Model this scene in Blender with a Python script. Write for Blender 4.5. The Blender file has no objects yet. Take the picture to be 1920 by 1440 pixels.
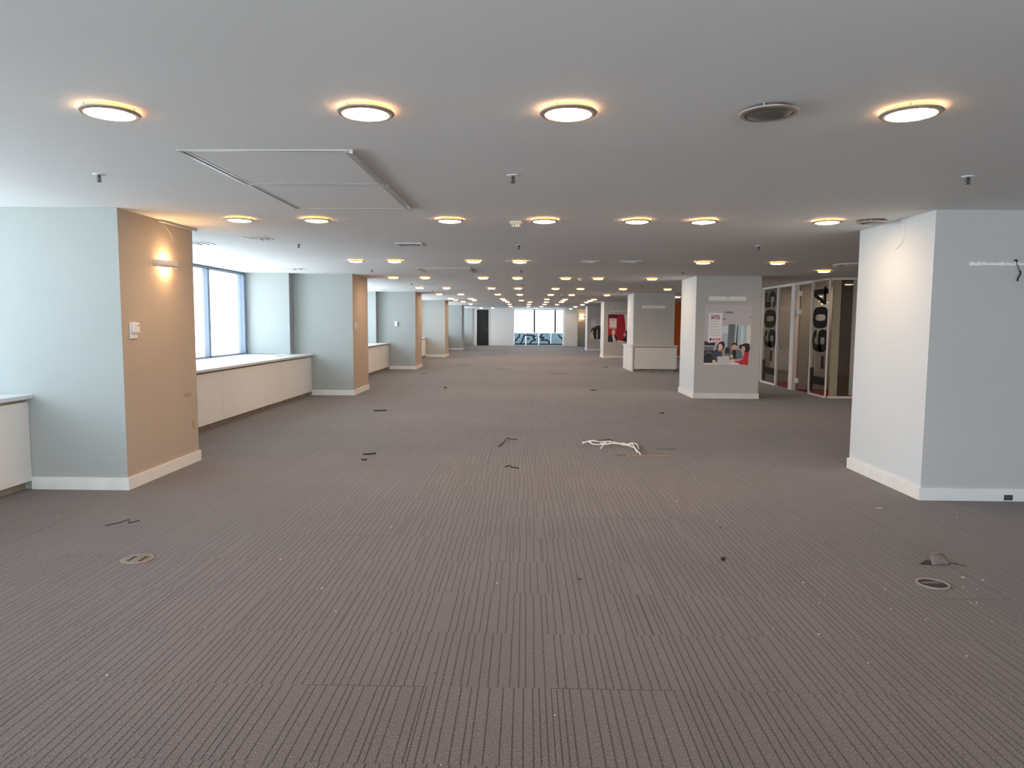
import bpy, bmesh, math, random
from mathutils import Vector, Matrix
random.seed(7)
S = bpy.context.scene
COL = S.collection
H = 2.406                                   # ceiling height

# ------------------------------------------------------------------ camera
cam_d = bpy.data.cameras.new('camera'); cam = bpy.data.objects.new('camera', cam_d); COL.objects.link(cam)
cam_d.sensor_width = 36; cam_d.lens = 1318.9/1920*36; cam_d.clip_start = .05; cam_d.clip_end = 300
_r = Vector((.999789, .019517, .00648)); _u = Vector((-.008137, .086072, .996256)); _f = Vector((-.018886, .996098, -.086213))
M = Matrix((( _r.x, _u.x, -_f.x, 0), (_r.y, _u.y, -_f.y, 0), (_r.z, _u.z, -_f.z, 1.4627), (0, 0, 0, 1)))
cam.matrix_world = M
S.camera = cam

# ------------------------------------------------------------------ sky, exposure
S.view_settings.view_transform = 'Standard'; S.view_settings.look = 'None'
S.view_settings.gamma = 1; S.view_settings.use_curve_mapping = False
S.view_settings.exposure = 0.33
SKY = 6.0
LAMP = 78.0
S.cycles.diffuse_bounces = 8
W = bpy.data.worlds.new('sky'); S.world = W; W.use_nodes = True
nt = W.node_tree; bg = nt.nodes['Background']
tc = nt.nodes.new('ShaderNodeTexCoord'); sep = nt.nodes.new('ShaderNodeSeparateXYZ'); rp = nt.nodes.new('ShaderNodeValToRGB')
nt.links.new(tc.outputs['Generated'], sep.inputs[0]); nt.links.new(sep.outputs['Z'], rp.inputs[0]); nt.links.new(rp.outputs[0], bg.inputs[0])
e = rp.color_ramp.elements
e[0].position = 0.0; e[0].color = (.82, .90, .95, 1)      # hazy city below the horizon
e[1].position = 0.02; e[1].color = (.74, .86, .96, 1)
rp2 = e.new(.6); rp2.color = (.60, .74, .88, 1)
bg.inputs['Strength'].default_value = SKY
def portal(loc, rot, sx, sy):
    l = bpy.data.lights.new('window_portal', 'AREA'); l.shape = 'RECTANGLE'; l.size = sx; l.size_y = sy
    l.cycles.is_portal = True
    o = bpy.data.objects.new('window_portal', l); COL.objects.link(o); o.location = loc; o.rotation_euler = rot
WINZ0, WINZ1 = .84, 2.37
BAYS = [(-4.0, -2.27), (-.62, 5.78), (7.41, 13.71), (15.47, 21.66), (23.4, 29.72), (31.45, 37.67), (39.6, 45.9)]
for a, b in BAYS:
    portal((-5.52, (a+b)/2, (WINZ0+WINZ1)/2), (0, -math.pi/2, 0), WINZ1-WINZ0, b-a)
portal((1.0, -4.1, 1.25), (math.pi/2, 0, 0), 12.6, 2.2)
portal((.85, 46.12, 1.2), (-math.pi/2, 0, 0), 3.2, 2.3)

# ------------------------------------------------------------------ materials
def lin(c):
    c = c/255
    return c/12.92 if c <= .04045 else ((c+.055)/1.055)**2.4
def rgb(r, g, b): return (lin(r), lin(g), lin(b), 1)
MATS = {}
def mat(name, col, rough=.6, metal=0, emit=None, strength=0, spec=.5, bump=None, mottle=None, coat=0):
    if name in MATS: return MATS[name]
    m = bpy.data.materials.new(name); m.use_nodes = True; n = m.node_tree; b = n.nodes['Principled BSDF']
    b.inputs['Base Color'].default_value = col; b.inputs['Roughness'].default_value = rough
    b.inputs['Metallic'].default_value = metal; b.inputs['Specular IOR Level'].default_value = spec
    b.inputs['Coat Weight'].default_value = coat
    if emit: b.inputs['Emission Color'].default_value = emit; b.inputs['Emission Strength'].default_value = strength
    geo = n.nodes.new('ShaderNodeNewGeometry')
    if mottle:
        sc, amt = mottle
        no = n.nodes.new('ShaderNodeTexNoise'); no.inputs['Scale'].default_value = sc; no.inputs['Detail'].default_value = 5
        n.links.new(geo.outputs['Position'], no.inputs['Vector'])
        mr = n.nodes.new('ShaderNodeMapRange'); mr.inputs[1].default_value = .3; mr.inputs[2].default_value = .7
        mr.inputs[3].default_value = 1-amt; mr.inputs[4].default_value = 1+amt
        n.links.new(no.outputs[0], mr.inputs[0])
        mx = n.nodes.new('ShaderNodeVectorMath'); mx.operation = 'SCALE'; mx.inputs[0].default_value = col[:3]
        n.links.new(mr.outputs[0], mx.inputs['Scale']); n.links.new(mx.outputs[0], b.inputs['Base Color'])
    if bump:
        sc, st = bump
        no = n.nodes.new('ShaderNodeTexNoise'); no.inputs['Scale'].default_value = sc; no.inputs['Detail'].default_value = 3
        n.links.new(geo.outputs['Position'], no.inputs['Vector'])
        bp = n.nodes.new('ShaderNodeBump'); bp.inputs['Strength'].default_value = st; bp.inputs['Distance'].default_value = .002
        n.links.new(no.outputs[0], bp.inputs['Height']); n.links.new(bp.outputs[0], b.inputs['Normal'])
    MATS[name] = m
    return m
def glassmat(name, tint, gloss=.06, rough=0.0, frost=0):
    m = bpy.data.materials.new(name); m.use_nodes = True; n = m.node_tree; n.nodes.clear()
    out = n.nodes.new('ShaderNodeOutputMaterial'); tr = n.nodes.new('ShaderNodeBsdfTransparent'); tr.inputs[0].default_value = tint
    gl = n.nodes.new('ShaderNodeBsdfGlossy'); gl.inputs['Roughness'].default_value = rough
    lw = n.nodes.new('ShaderNodeLayerWeight')
    pw = n.nodes.new('ShaderNodeMath'); pw.operation = 'POWER'; pw.inputs[1].default_value = 5; n.links.new(lw.outputs['Facing'], pw.inputs[0])
    fr = n.nodes.new('ShaderNodeMath'); fr.operation = 'MULTIPLY_ADD'; fr.inputs[1].default_value = .92; fr.inputs[2].default_value = .04; n.links.new(pw.outputs[0], fr.inputs[0])
    lw.inputs[0].default_value = .5
    mx = n.nodes.new('ShaderNodeMixShader'); n.links.new(fr.outputs[0], mx.inputs[0]); n.links.new(gl.outputs[0], mx.inputs[2])
    if frost:
        tl = n.nodes.new('ShaderNodeBsdfTranslucent'); tl.inputs[0].default_value = tint
        di = n.nodes.new('ShaderNodeBsdfDiffuse'); di.inputs[0].default_value = tint
        m1 = n.nodes.new('ShaderNodeMixShader'); m1.inputs[0].default_value = .5
        n.links.new(tl.outputs[0], m1.inputs[1]); n.links.new(di.outputs[0], m1.inputs[2])
        m2 = n.nodes.new('ShaderNodeMixShader'); m2.inputs[0].default_value = frost
        n.links.new(tr.outputs[0], m2.inputs[1]); n.links.new(m1.outputs[0], m2.inputs[2]); n.links.new(m2.outputs[0], mx.inputs[1])
    else:
        n.links.new(tr.outputs[0], mx.inputs[1])
    n.links.new(mx.outputs[0], out.inputs[0])
    return m

paint = mat('wall_paint', (.425, .45, .43, 1), .75, spec=.2, bump=(60, .15), mottle=(1.2, .02))
grey_paint = mat('grey_accent_paint', (.565, .56, .54, 1), .75, spec=.2, bump=(60, .15), mottle=(1.2, .02))
white_paint = mat('white_column_paint', (.66, .71, .735, 1), .7, spec=.2, bump=(60, .15), mottle=(1.2, .02))
beige_face = mat('taupe_face', (.50, .42, .335, 1), .75, spec=.2, bump=(60, .15), mottle=(1.5, .03))  # browner tone for the inner faces of the left columns
ceil_m = mat('ceiling_paint', (.85, .85, .83, 1), .8, spec=.2, bump=(40, .15), mottle=(.7, .025))
white = mat('white_gloss_paint', rgb(232, 230, 226), .45, spec=.4, mottle=(3, .03))
basem = mat('baseboard_white', rgb(236, 234, 230), .5, spec=.4, mottle=(6, .04))
cab_m = mat('cream_lacquer', rgb(242, 239, 234), .5, spec=.3, mottle=(2, .02))
sill_m = mat('sill_laminate', rgb(225, 226, 226), .35, spec=.5)
kick_m = mat('kick_board', rgb(165, 150, 132), .8, mottle=(5, .2))
alu = mat('aluminium_frame', rgb(226, 230, 236), .45)
winf = mat('blue_grey_window_frame', rgb(122, 132, 146), .45)
mullm = mat('dark_mullion', rgb(70, 66, 92), .5)
farpaint = mat('white_wall_paint', (.88, .89, .88, 1), .7, mottle=(1.2, .02))
alu_h = mat('hatch_aluminium', rgb(205, 205, 203), .35, metal=.55)
steel = mat('brushed_steel', rgb(180, 180, 182), .3, metal=.9)
ringm = mat('brushed_nickel_ring', rgb(190, 176, 165), .45, metal=.6)
dark = mat('near_black', rgb(22, 22, 24), .6)
darkgrey = mat('dark_grey', rgb(70, 70, 68), .5)
offlens = mat('unlit_lens', rgb(95, 98, 90), .25, spec=.6)
warm = (1.0, .60, .30, 1)
lens_m = mat('lit_lens', rgb(255, 240, 220), .4, emit=(1.0, .68, .44, 1), strength=LAMP)
glow_m = mat('lit_glass_collar', rgb(255, 190, 110), .4, emit=(1.0, .36, .07, 1), strength=1.7)
bulb_m = mat('lit_bulb', rgb(255, 220, 170), .4, emit=(1.0, .62, .30, 1), strength=340)
plast = mat('cream_plastic', rgb(222, 216, 200), .4)
whitep = mat('white_plastic', rgb(238, 238, 236), .4)
plate_m = mat('satin_plate', rgb(246, 247, 240), .3)
brownw = mat('dark_brown_veneer', rgb(90, 66, 52), .5, mottle=(8, .2))
orange = mat('orange_wall_paint', rgb(238, 124, 52), .7, mottle=(3, .08))
redcar = mat('red_carpet_pile', rgb(150, 22, 34), .95, spec=.1, bump=(300, .5), mottle=(30, .2))
greywall = mat('booth_wall_grey', rgb(168, 166, 164), .7)
film = mat('dark_grey_film', rgb(44, 46, 42), .8, spec=.1)
cable_w = mat('white_cable', rgb(244, 241, 238), .5)
cable_b = mat('blue_grey_cable', rgb(110, 130, 140), .5)
wood = mat('pale_wood_strip', rgb(150, 130, 100), .7, mottle=(20, .2))
crumb_m = mat('plaster_crumb', rgb(225, 215, 205), .8)
felt = mat('dark_carpet_backing', rgb(60, 54, 50), .95, mottle=(60, .3))
putty = mat('dried_adhesive', rgb(248, 248, 246), .8, mottle=(40, .12))
glass = glassmat('window_glass', (.97, .985, 1, 1))
bglass = glassmat('booth_glass', (.90, .92, .90, 1))
frost = glassmat('frosted_film', (.36, .45, .48, 1), frost=.8)

def carpet_mat():
    m = bpy.data.materials.new('striped_carpet_tiles'); m.use_nodes = True; n = m.node_tree; b = n.nodes['Principled BSDF']
    N = n.nodes.new; L = n.links.new
    def math_(op, a, b_=None, c=None):
        k = N('ShaderNodeMath'); k.operation = op
        for i, v in enumerate((a, b_, c)):
            if v is None: continue
            if isinstance(v, (int, float)): k.inputs[i].default_value = v
            else: L(v, k.inputs[i])
        return k.outputs[0]
    geo = N('ShaderNodeNewGeometry'); sp = N('ShaderNodeSeparateXYZ'); L(geo.outputs['Position'], sp.inputs[0])
    tx = math_('DIVIDE', math_('SUBTRACT', sp.outputs[0], -.3865), .5); ty = math_('DIVIDE', math_('SUBTRACT', sp.outputs[1], 2.2147), .5)
    ix = math_('FLOOR', tx); iy = math_('FLOOR', ty); fx = math_('FRACT', tx); fy = math_('FRACT', ty)
    cb = N('ShaderNodeCombineXYZ'); L(ix, cb.inputs[0]); L(iy, cb.inputs[1])
    wn = N('ShaderNodeTexWhiteNoise'); wn.noise_dimensions = '2D'; L(cb.outputs[0], wn.inputs['Vector'])
    # irregular stripes along the hall, shifted at random in each tile
    u = math_('ADD', math_('MULTIPLY', sp.outputs[0], 26.0), math_('MULTIPLY', wn.outputs['Value'], 177.0))
    vo = N('ShaderNodeTexVoronoi'); vo.voronoi_dimensions = '1D'; vo.feature = 'DISTANCE_TO_EDGE'; vo.inputs['Scale'].default_value = 1.0
    vo.inputs['Randomness'].default_value = 1.0; L(u, vo.inputs['W'])
    st = N('ShaderNodeMapRange'); st.interpolation_type = 'SMOOTHSTEP'; L(vo.outputs['Distance'], st.inputs[0])
    st.inputs[1].default_value = .05; st.inputs[2].default_value = .105; st.inputs[3].default_value = 1; st.inputs[4].default_value = 0
    # worn breaks along the stripe
    nb = N('ShaderNodeTexNoise'); nb.inputs['Scale'].default_value = 1; nb.inputs['Detail'].default_value = 2
    mp = N('ShaderNodeMapping'); mp.inputs['Scale'].default_value = (60, 90, 1); L(geo.outputs['Position'], mp.inputs[0]); L(mp.outputs[0], nb.inputs['Vector'])
    br = N('ShaderNodeMapRange'); L(nb.outputs[0], br.inputs[0]); br.inputs[1].default_value = .3; br.inputs[2].default_value = .55; br.inputs[3].default_value = .55; br.inputs[4].default_value = 1
    stripe = math_('MULTIPLY', st.outputs[0], br.outputs[0])
    # fine loop ribs
    rib = math_('MULTIPLY', math_('ADD', math_('SINE', math_('MULTIPLY', sp.outputs[0], 2*math.pi/.0055)), 1), .5)
    # seams
    def edge(f, w): return math_('LESS_THAN', math_('MINIMUM', f, math_('SUBTRACT', 1.0, f)), w)
    w2 = N('ShaderNodeTexWhiteNoise'); w2.noise_dimensions = '2D'
    cb2 = N('ShaderNodeCombineXYZ'); L(math_('ROUND', tx), cb2.inputs[0]); L(iy, cb2.inputs[1]); L(cb2.outputs[0], w2.inputs['Vector'])
    w3 = N('ShaderNodeTexWhiteNoise'); w3.noise_dimensions = '2D'
    cb3 = N('ShaderNodeCombineXYZ'); L(ix, cb3.inputs[0]); L(math_('ADD', math_('ROUND', ty), .37), cb3.inputs[1]); L(cb3.outputs[0], w3.inputs['Vector'])
    sx = math_('MULTIPLY', edge(fx, .0045), math_('GREATER_THAN', w2.outputs['Value'], .8))
    sy = math_('MULTIPLY', edge(fy, .005), math_('ADD', math_('MULTIPLY', math_('GREATER_THAN', w3.outputs['Value'], .86), .8), .18))
    seam = math_('MAXIMUM', sx, sy)
    darkf = math_('MAXIMUM', stripe, seam)
    # pile fleck
    fl = N('ShaderNodeTexNoise'); fl.inputs['Scale'].default_value = 1; fl.inputs['Detail'].default_value = 3; fl.inputs['Roughness'].default_value = .7
    mp2 = N('ShaderNodeMapping'); mp2.inputs['Scale'].default_value = (240, 110, 1); L(geo.outputs['Position'], mp2.inputs[0]); L(mp2.outputs[0], fl.inputs['Vector'])
    cr = N('ShaderNodeValToRGB'); L(fl.outputs[0], cr.inputs[0])
    ce = cr.color_ramp.elements
    ce[0].position = .36; ce[0].color = (.055, .045, .043, 1); ce[1].position = .68; ce[1].color = (.235, .19, .178, 1)
    k = ce.new(.5); k.color = (.118, .094, .088, 1)
    # stains, traffic and tile to tile shade
    big = N('ShaderNodeTexNoise'); big.inputs['Scale'].default_value = .9; big.inputs['Detail'].default_value = 6; big.inputs['Roughness'].default_value = .6
    L(geo.outputs['Position'], big.inputs['Vector'])
    bm = N('ShaderNodeMapRange'); L(big.outputs[0], bm.inputs[0]); bm.inputs[1].default_value = .3; bm.inputs[2].default_value = .7; bm.inputs[3].default_value = .88; bm.inputs[4].default_value = 1.1
    tv = N('ShaderNodeMapRange'); L(wn.outputs['Value'], tv.inputs[0]); tv.inputs[3].default_value = .96; tv.inputs[4].default_value = 1.04
    f1 = math_('MULTIPLY', bm.outputs[0], tv.outputs[0])
    f2 = math_('MULTIPLY', f1, math_('SUBTRACT', 1.0, math_('MULTIPLY', rib, .18)))
    f3 = math_('MULTIPLY', f2, math_('SUBTRACT', 1.0, math_('MULTIPLY', darkf, .86)))
    vm = N('ShaderNodeVectorMath'); vm.operation = 'SCALE'; L(cr.outputs[0], vm.inputs[0]); L(f3, vm.inputs['Scale'])
    L(vm.outputs[0], b.inputs['Base Color'])
    b.inputs['Roughness'].default_value = .85; b.inputs['Specular IOR Level'].default_value = .25
    b.inputs['Sheen Weight'].default_value = .25; b.inputs['Sheen Roughness'].default_value = .5
    bp = N('ShaderNodeBump'); bp.inputs['Strength'].default_value = .5; bp.inputs['Distance'].default_value = .003
    L(math_('SUBTRACT', fl.outputs[0], math_('MULTIPLY', darkf, .8)), bp.inputs['Height']); L(bp.outputs[0], b.inputs['Normal'])
    return m
carpet = carpet_mat()

# ------------------------------------------------------------------ mesh helpers
def bm_box(bm, x0, x1, y0, y1, z0, z1, mi=0, bev=0):
    vs = [bm.verts.new(p) for p in ((x0,y0,z0),(x1,y0,z0),(x1,y1,z0),(x0,y1,z0),(x0,y0,z1),(x1,y0,z1),(x1,y1,z1),(x0,y1,z1))]
    fs = [bm.faces.new([vs[i] for i in q]) for q in ((3,2,1,0),(4,5,6,7),(0,1,5,4),(1,2,6,5),(2,3,7,6),(3,0,4,7))]
    for f in fs: f.material_index = mi
    if bev:
        es = list({e for f in fs for e in f.edges})
        bmesh.ops.bevel(bm, geom=es, offset=bev, segments=2, affect='EDGES', profile=.5)
def bm_lathe(bm, prof, cx=0, cy=0, seg=32, mi=0, closed=False):
    rings = []
    for r, z in prof:
        if r < 1e-6: rings.append([bm.verts.new((cx, cy, z))])
        else: rings.append([bm.verts.new((cx+r*math.cos(2*math.pi*i/seg), cy+r*math.sin(2*math.pi*i/seg), z)) for i in range(seg)])
    pairs = list(zip(rings, rings[1:]))
    if closed: pairs.append((rings[-1], rings[0]))
    for a, b in pairs:
        for i in range(seg):
            j = (i+1) % seg
            if len(a) == 1 and len(b) == 1: continue
            if len(a) == 1: f = bm.faces.new((a[0], b[j], b[i]))
            elif len(b) == 1: f = bm.faces.new((a[i], a[j], b[0]))
            else: f = bm.faces.new((a[i], a[j], b[j], b[i]))
            f.material_index = mi; f.smooth = True
def bm_tube(bm, pts, r, seg=8, mi=0):
    pts = [Vector(p) for p in pts]; rings = []
    up = Vector((0, 0, 1))
    for i, p in enumerate(pts):
        t = (pts[min(i+1, len(pts)-1)]-pts[max(i-1, 0)]).normalized()
        a = t.cross(up)
        if a.length < .05: a = t.cross(Vector((1, 0, 0)))
        a.normalize(); b = t.cross(a)
        rr = r[i] if isinstance(r, (list, tuple)) else r
        rings.append([bm.verts.new(p+a*rr*math.cos(2*math.pi*k/seg)+b*rr*math.sin(2*math.pi*k/seg)) for k in range(seg)])
    for A, B in zip(rings, rings[1:]):
        for k in range(seg):
            f = bm.faces.new((A[k], A[(k+1) % seg], B[(k+1) % seg], B[k])); f.smooth = True; f.material_index = mi
    for R_ in (rings[0], rings[-1]):
        f = bm.faces.new(R_); f.material_index = mi
def smooth_path(pts, n=6):
    P = [Vector(p) for p in pts]; out = []
    for i in range(len(P)-1):
        a, b, c, d = P[max(i-1, 0)], P[i], P[i+1], P[min(i+2, len(P)-1)]
        for k in range(n):
            t = k/n
            out.append(.5*((2*b)+(c-a)*t+(2*a-5*b+4*c-d)*t*t+(-a+3*b-3*c+d)*t**3))
    out.append(P[-1]); return out
def bm_prism(bm, poly, fn, d0, d1, mi=0):
    """polygon poly in (u, v); fn(u, v, d) -> world point; thick between d0 and d1"""
    a = [bm.verts.new(fn(u, v, d0)) for u, v in poly]; b = [bm.verts.new(fn(u, v, d1)) for u, v in poly]
    fs = [bm.faces.new(a), bm.faces.new(list(reversed(b)))]
    for i in range(len(a)):
        j = (i+1) % len(a); fs.append(bm.faces.new((a[i], b[i], b[j], a[j])))
    for f in fs: f.material_index = mi
def link(name, bm, mats, parent=None, loc=None):
    bmesh.ops.recalc_face_normals(bm, faces=bm.faces)
    me = bpy.data.meshes.new(name); bm.to_mesh(me); bm.free()
    for m in (mats if isinstance(mats, (list, tuple)) else [mats]): me.materials.append(m)
    o = bpy.data.objects.new(name, me); COL.objects.link(o)
    if parent: o.parent = parent
    if loc: o.location = loc
    return o
def box(name, m, parent, *a, bev=0):
    bm = bmesh.new(); bm_box(bm, *a, bev=bev); return link(name, bm, m, parent)
def shell(name, o=None):
    o['kind'] = 'structure'; return o
def thing(name, label, cat, loc=(0, 0, 0), group=None):
    o = bpy.data.objects.new(name, None); COL.objects.link(o); o.location = loc; o.empty_display_size = .1
    return tag(o, label, cat, group)
def tag(o, label, cat, group=None):
    o['label'] = label; o['category'] = cat
    if group: o['group'] = group
    return o
def dup(root, loc, label, group=None):
    r = root.copy(); COL.objects.link(r); r.location = loc; r['label'] = label
    if group: r['group'] = group
    for ch in list(root.children):
        c = ch.copy(); COL.objects.link(c); c.parent = r
        for g in ch.children:
            d = g.copy(); COL.objects.link(d); d.parent = c
    return r
ORD = ['nearest', 'second nearest', 'third', 'fourth', 'fifth', 'sixth', 'seventh', 'eighth', 'ninth', 'tenth', 'eleventh', 'twelfth', 'farthest']

# ------------------------------------------------------------------ shell of the hall
XW = -5.5; XR = 9.5; Y0 = -4.0; YF = 46.0
COLY = [-2.1, 5.935, 13.965, 21.92, 29.98, 37.93]
CD = 1.33
bm = bmesh.new(); bm_box(bm, XW-.2, XR+.2, Y0-.2, YF+1.5, -.15, 0)
fl_o = shell('floor', link('floor', bm, carpet))
bm = bmesh.new(); bm_box(bm, XW-.2, XR+.2, Y0-.2, YF+1.5, H, H+.2); shell('ceiling', link('ceiling', bm, ceil_m))
# window wall: spandrel below the glass and a low head above it
bm = bmesh.new(); bm_box(bm, XW-.15, XW, Y0, YF+.2, 0, WINZ0-.02); bm_box(bm, XW-.15, XW, Y0, YF+.2, WINZ1+.02, H)
for a, b in zip([Y0-.01]+[v[1] for v in BAYS], [v[0] for v in BAYS]+[YF+.2]):
    if b-a > .05: bm_box(bm, XW-.15, XW, a, b, WINZ0-.02, WINZ1+.02)
shell('wall_left', link('wall_left', bm, paint))
bm = bmesh.new(); bm_box(bm, XR, XR+.15, Y0, YF+1.2, 0, H); shell('wall_right', link('wall_right', bm, paint))
bm = bmesh.new(); bm_box(bm, XW, -5.3, Y0-.15, Y0, 0, H); bm_box(bm, 7.3, XR, Y0-.15, Y0, 0, H); bm_box(bm, -5.3, 7.3, Y0-.15, Y0, 0, .12); bm_box(bm, -5.3, 7.3, Y0-.15, Y0, 2.38, H); shell('wall_back', link('wall_back', bm, paint))
# far end wall: openings for the dark door and the window
bm = bmesh.new()
bm_box(bm, XW, -3.22, YF, YF+.15, 0, H)
bm_box(bm, -3.22, -2.40, YF, YF+.15, 2.345, H)
bm_box(bm, -2.40, -.80, YF, YF+.15, 0, H)
bm_box(bm, -.80, 2.47, YF, YF+.15, 2.375, H)
bm_box(bm, 2.47, 3.33, YF-.02, YF+.15, 0, H)
shell('wall_far', link('wall_far', bm, farpaint))
bm = bmesh.new(); bm_box(bm, 3.33, XR, YF+1.0, YF+1.15, 0, H); bm_box(bm, 3.25, 3.33, YF+.15, YF+1.15, 0, H)
shell('wall_far_alcove', link('wall_far_alcove', bm, farpaint))
bm = bmesh.new(); bm_box(bm, -3.43, -3.22, YF-.015, YF, 0, .1); bm_box(bm, -5.45, -3.43, YF-.015, YF, 0, .1)
bm_box(bm, -2.38, -.82, YF-.012, YF, 0, .05)
shell('baseboard_far', link('baseboard_far', bm, basem))
# dark doorway in the far wall
d = box('door_1', dark, None, -3.19, -2.42, YF+.05, YF+.09, 0, 2.33); shell('d', d)
bm = bmesh.new(); bm_box(bm, -3.27, -3.19, YF-.03, YF+.1, 0, 2.40); bm_box(bm, -2.42, -2.35, YF-.03, YF+.1, 0, 2.40); bm_box(bm, -3.19, -2.42, YF-.03, YF+.1, 2.33, 2.40)
link('door_frame', bm, white, d)
bm = bmesh.new(); bm_tube(bm, [(-2.52, YF+.05, 1.0), (-2.52, YF+.0, 1.0), (-2.62, YF+.0, 1.0)], .01); link('door_handle', bm, steel, d)

# windows
def side_window(i, a, b):
    w = bmesh.new()
    bm_box(w, XW-.08, XW+.03, a, b, WINZ0-.02, WINZ0+.015); bm_box(w, XW-.08, XW+.03, a, b, WINZ1-.02, WINZ1+.02)
    n = max(1, round((b-a)/1.57)); step = 1.57
    ys = [b-.07]+[b-1.59-step*k for k in range(n-1)]+[a+.07]
    for y in (b-.05, a+.05): bm_box(w, XW-.08, XW+.045, y-.05, y+.05, WINZ0, WINZ1)
    for y in ys[1:-1]: bm_box(w, XW-.06, XW+.03, y-.04, y+.04, WINZ0, WINZ1)
    f = link('window_%d' % i, w, winf); shell('', f)
    g = bmesh.new()
    e = sorted([a+.1, b-.1]+[v for v in ys[1:-1]])
    for y0, y1 in zip(e, e[1:]): bm_box(g, XW-.035, XW-.027, y0, y1, WINZ0, WINZ1)
    link('window_pane', g, glass, f)
for i, (a, b) in enumerate(BAYS): side_window(i+1, a, b)
bm = bmesh.new()
for k in range(9): bm_box(bm, -5.3+1.575*k-.03, -5.3+1.575*k+.03, Y0-.1, Y0-.02, .12, 2.38)
bw = link('window_9', bm, alu); shell('', bw); box('window_pane', glass, bw, -5.3, 7.3, Y0-.065, Y0-.057, .12, 2.38)  # unseen glazed end behind the camera, enlarged to add cool daylight
# far end window: three clear lights above frosted panels carrying bold brush strokes
w = bmesh.new()
bm_box(w, -.80, 2.47, YF, YF+.1, 2.33, 2.375); bm_box(w, -.80, -.75, YF-.02, YF+.1, 0, 2.375); bm_box(w, 2.42, 2.47, YF-.02, YF+.1, 0, 2.375)
bm_box(w, -.75, 2.42, YF+.02, YF+.1, 0, .06)
fw = link('window_8', w, alu); shell('', fw)
w = bmesh.new()
for x in (.56, 1.91): bm_box(w, x-.06, x+.06, YF+.02, YF+.07, .845, 2.34)
link('mullions', w, mullm, fw)
box('window_pane', glass, fw, -.75, 2.42, YF+.085, YF+.093, .06, 2.33)
PX = [-.75, .01, .85, 1.64, 2.42]
for k in range(4):
    q = box('frosted_panel', frost, fw, PX[k]+.006, PX[k+1]-.006, YF+.03, YF+.04, .05, .84)
    q['label'] = 'frosted lower glass panel with dark brush strokes'
def dz(zx, zy): return (-.78+(zx-222)/459, (1230-zy)/437)
strokes = [[(225,905),(250,935)], [(400,905),(385,975),(330,1020),(290,1075),(225,1110)], [(590,920),(535,945),(505,1000),(480,1090),(430,1180),(400,1230)],
           [(600,925),(720,935),(850,955),(800,1000),(870,1065),(800,1080),(740,1130),(695,1200)], [(630,1035),(690,1020)],
           [(1080,900),(1010,985),(1080,990),(1120,995),(1050,1070),(1180,1065),(1250,1085),(1285,1140),(1310,1235)], [(1560,920),(1610,975),(1680,1040)],
           [(1190,905),(1240,905)], [(225,1185),(560,1185)], [(600,1190),(940,1190)], [(980,1190),(1310,1190)], [(1330,1190),(1690,1190)]]
bm = bmesh.new()
for si, s in enumerate(strokes):
    p = [dz(*q) for q in s]; p3 = smooth_path([(x, 0, z) for x, z in p], 5) if 1 < si < 8 else [Vector((x, 0, z)) for x, z in p]
    wd = .048 if si < 8 else .05
    if si == 4: wd = .05
    if si == 7: wd = .02
    for a, b in zip(p3, p3[1:]):
        t = (b-a).normalized(); nrm = Vector((-t.z, 0, t.x))*wd; ex = t*wd*.35
        poly = [a-nrm-ex, b-nrm+ex, b+nrm+ex, a+nrm-ex]
        yy = YF+.028-.0004*(random.random())
        fc = bm.faces.new([bm.verts.new((max(-.74, min(2.41, v.x)), yy, max(.052, min(.835, v.z)))) for v in poly])
stroke_m = mat('grey_green_brush_film', rgb(38, 52, 58), .6)
so = link('brush_strokes', bm, stroke_m, fw)
so.modifiers.new('thick', 'SOLIDIFY').thickness = .001

# ------------------------------------------------------------------ columns
def column(side, k, y, label, pier=True):
    root = thing('column', label, 'column', ((-4.45 if side == 'L' else 3.96), y+CD/2, 0), 'columns along the hall')
    ox, oy = root.location.x, root.location.y
    def B(name, m, *a, bev=0):
        x0, x1, y0, y1, z0, z1 = a; return box(name, m, root, x0-ox, x1-ox, y0-oy, y1-oy, z0, z1, bev=bev)
    if side == 'L':
        x0, x1 = XW+.002, -3.435
        sh = B('shaft', paint, x0, x1, y, y+CD, 0, H-.001)
        sh.data.materials.append(beige_face)
        for f in sh.data.polygons:
            if f.normal.x > .9: f.material_index = 1
        bm = bmesh.new()
        bx0 = -4.27
        for a in ((bx0, x1+.016, y-.016, y, 0, .107), (x1, x1+.016, y, y+CD, 0, .107), (bx0, x1+.016, y+CD, y+CD+.016, 0, .107)):
            bm_box(bm, a[0]-ox, a[1]-ox, a[2]-oy, a[3]-oy, a[4], a[5])
        link('baseboard', bm, basem, root)
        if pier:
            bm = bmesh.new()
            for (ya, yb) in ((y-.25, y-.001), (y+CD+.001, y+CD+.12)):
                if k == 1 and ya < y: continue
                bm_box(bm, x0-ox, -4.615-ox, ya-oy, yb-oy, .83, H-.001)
            pr_ = link('pier', bm, [paint, mat('pier_return_shaded', (.34, .345, .35, 1), .75)], root)  # return face darkened: shade put into the colour, it faces away from the windows
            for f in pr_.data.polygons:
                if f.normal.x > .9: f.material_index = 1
    else:
        x0, x1 = 3.333, 4.60
        sh = B('shaft', grey_paint, x0, x1, y, y+CD-.02, 0, H-.001)
        sh.data.materials.append(white_paint)
        for f in sh.data.polygons:
            if f.normal.x < -.9: f.material_index = 1
        bm = bmesh.new(); yb = y+CD-.02
        for a in ((x0-.016, x1+.016, y-.016, y), (x0-.016, x0, y, yb), (x1, x1+.016, y, yb), (x0-.016, x1+.016, yb, yb+.016)):
            bm_box(bm, a[0]-ox, a[1]-ox, a[2]-oy, a[3]-oy, 0, .107)
        link('baseboard', bm, basem, root)
    return root
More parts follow.
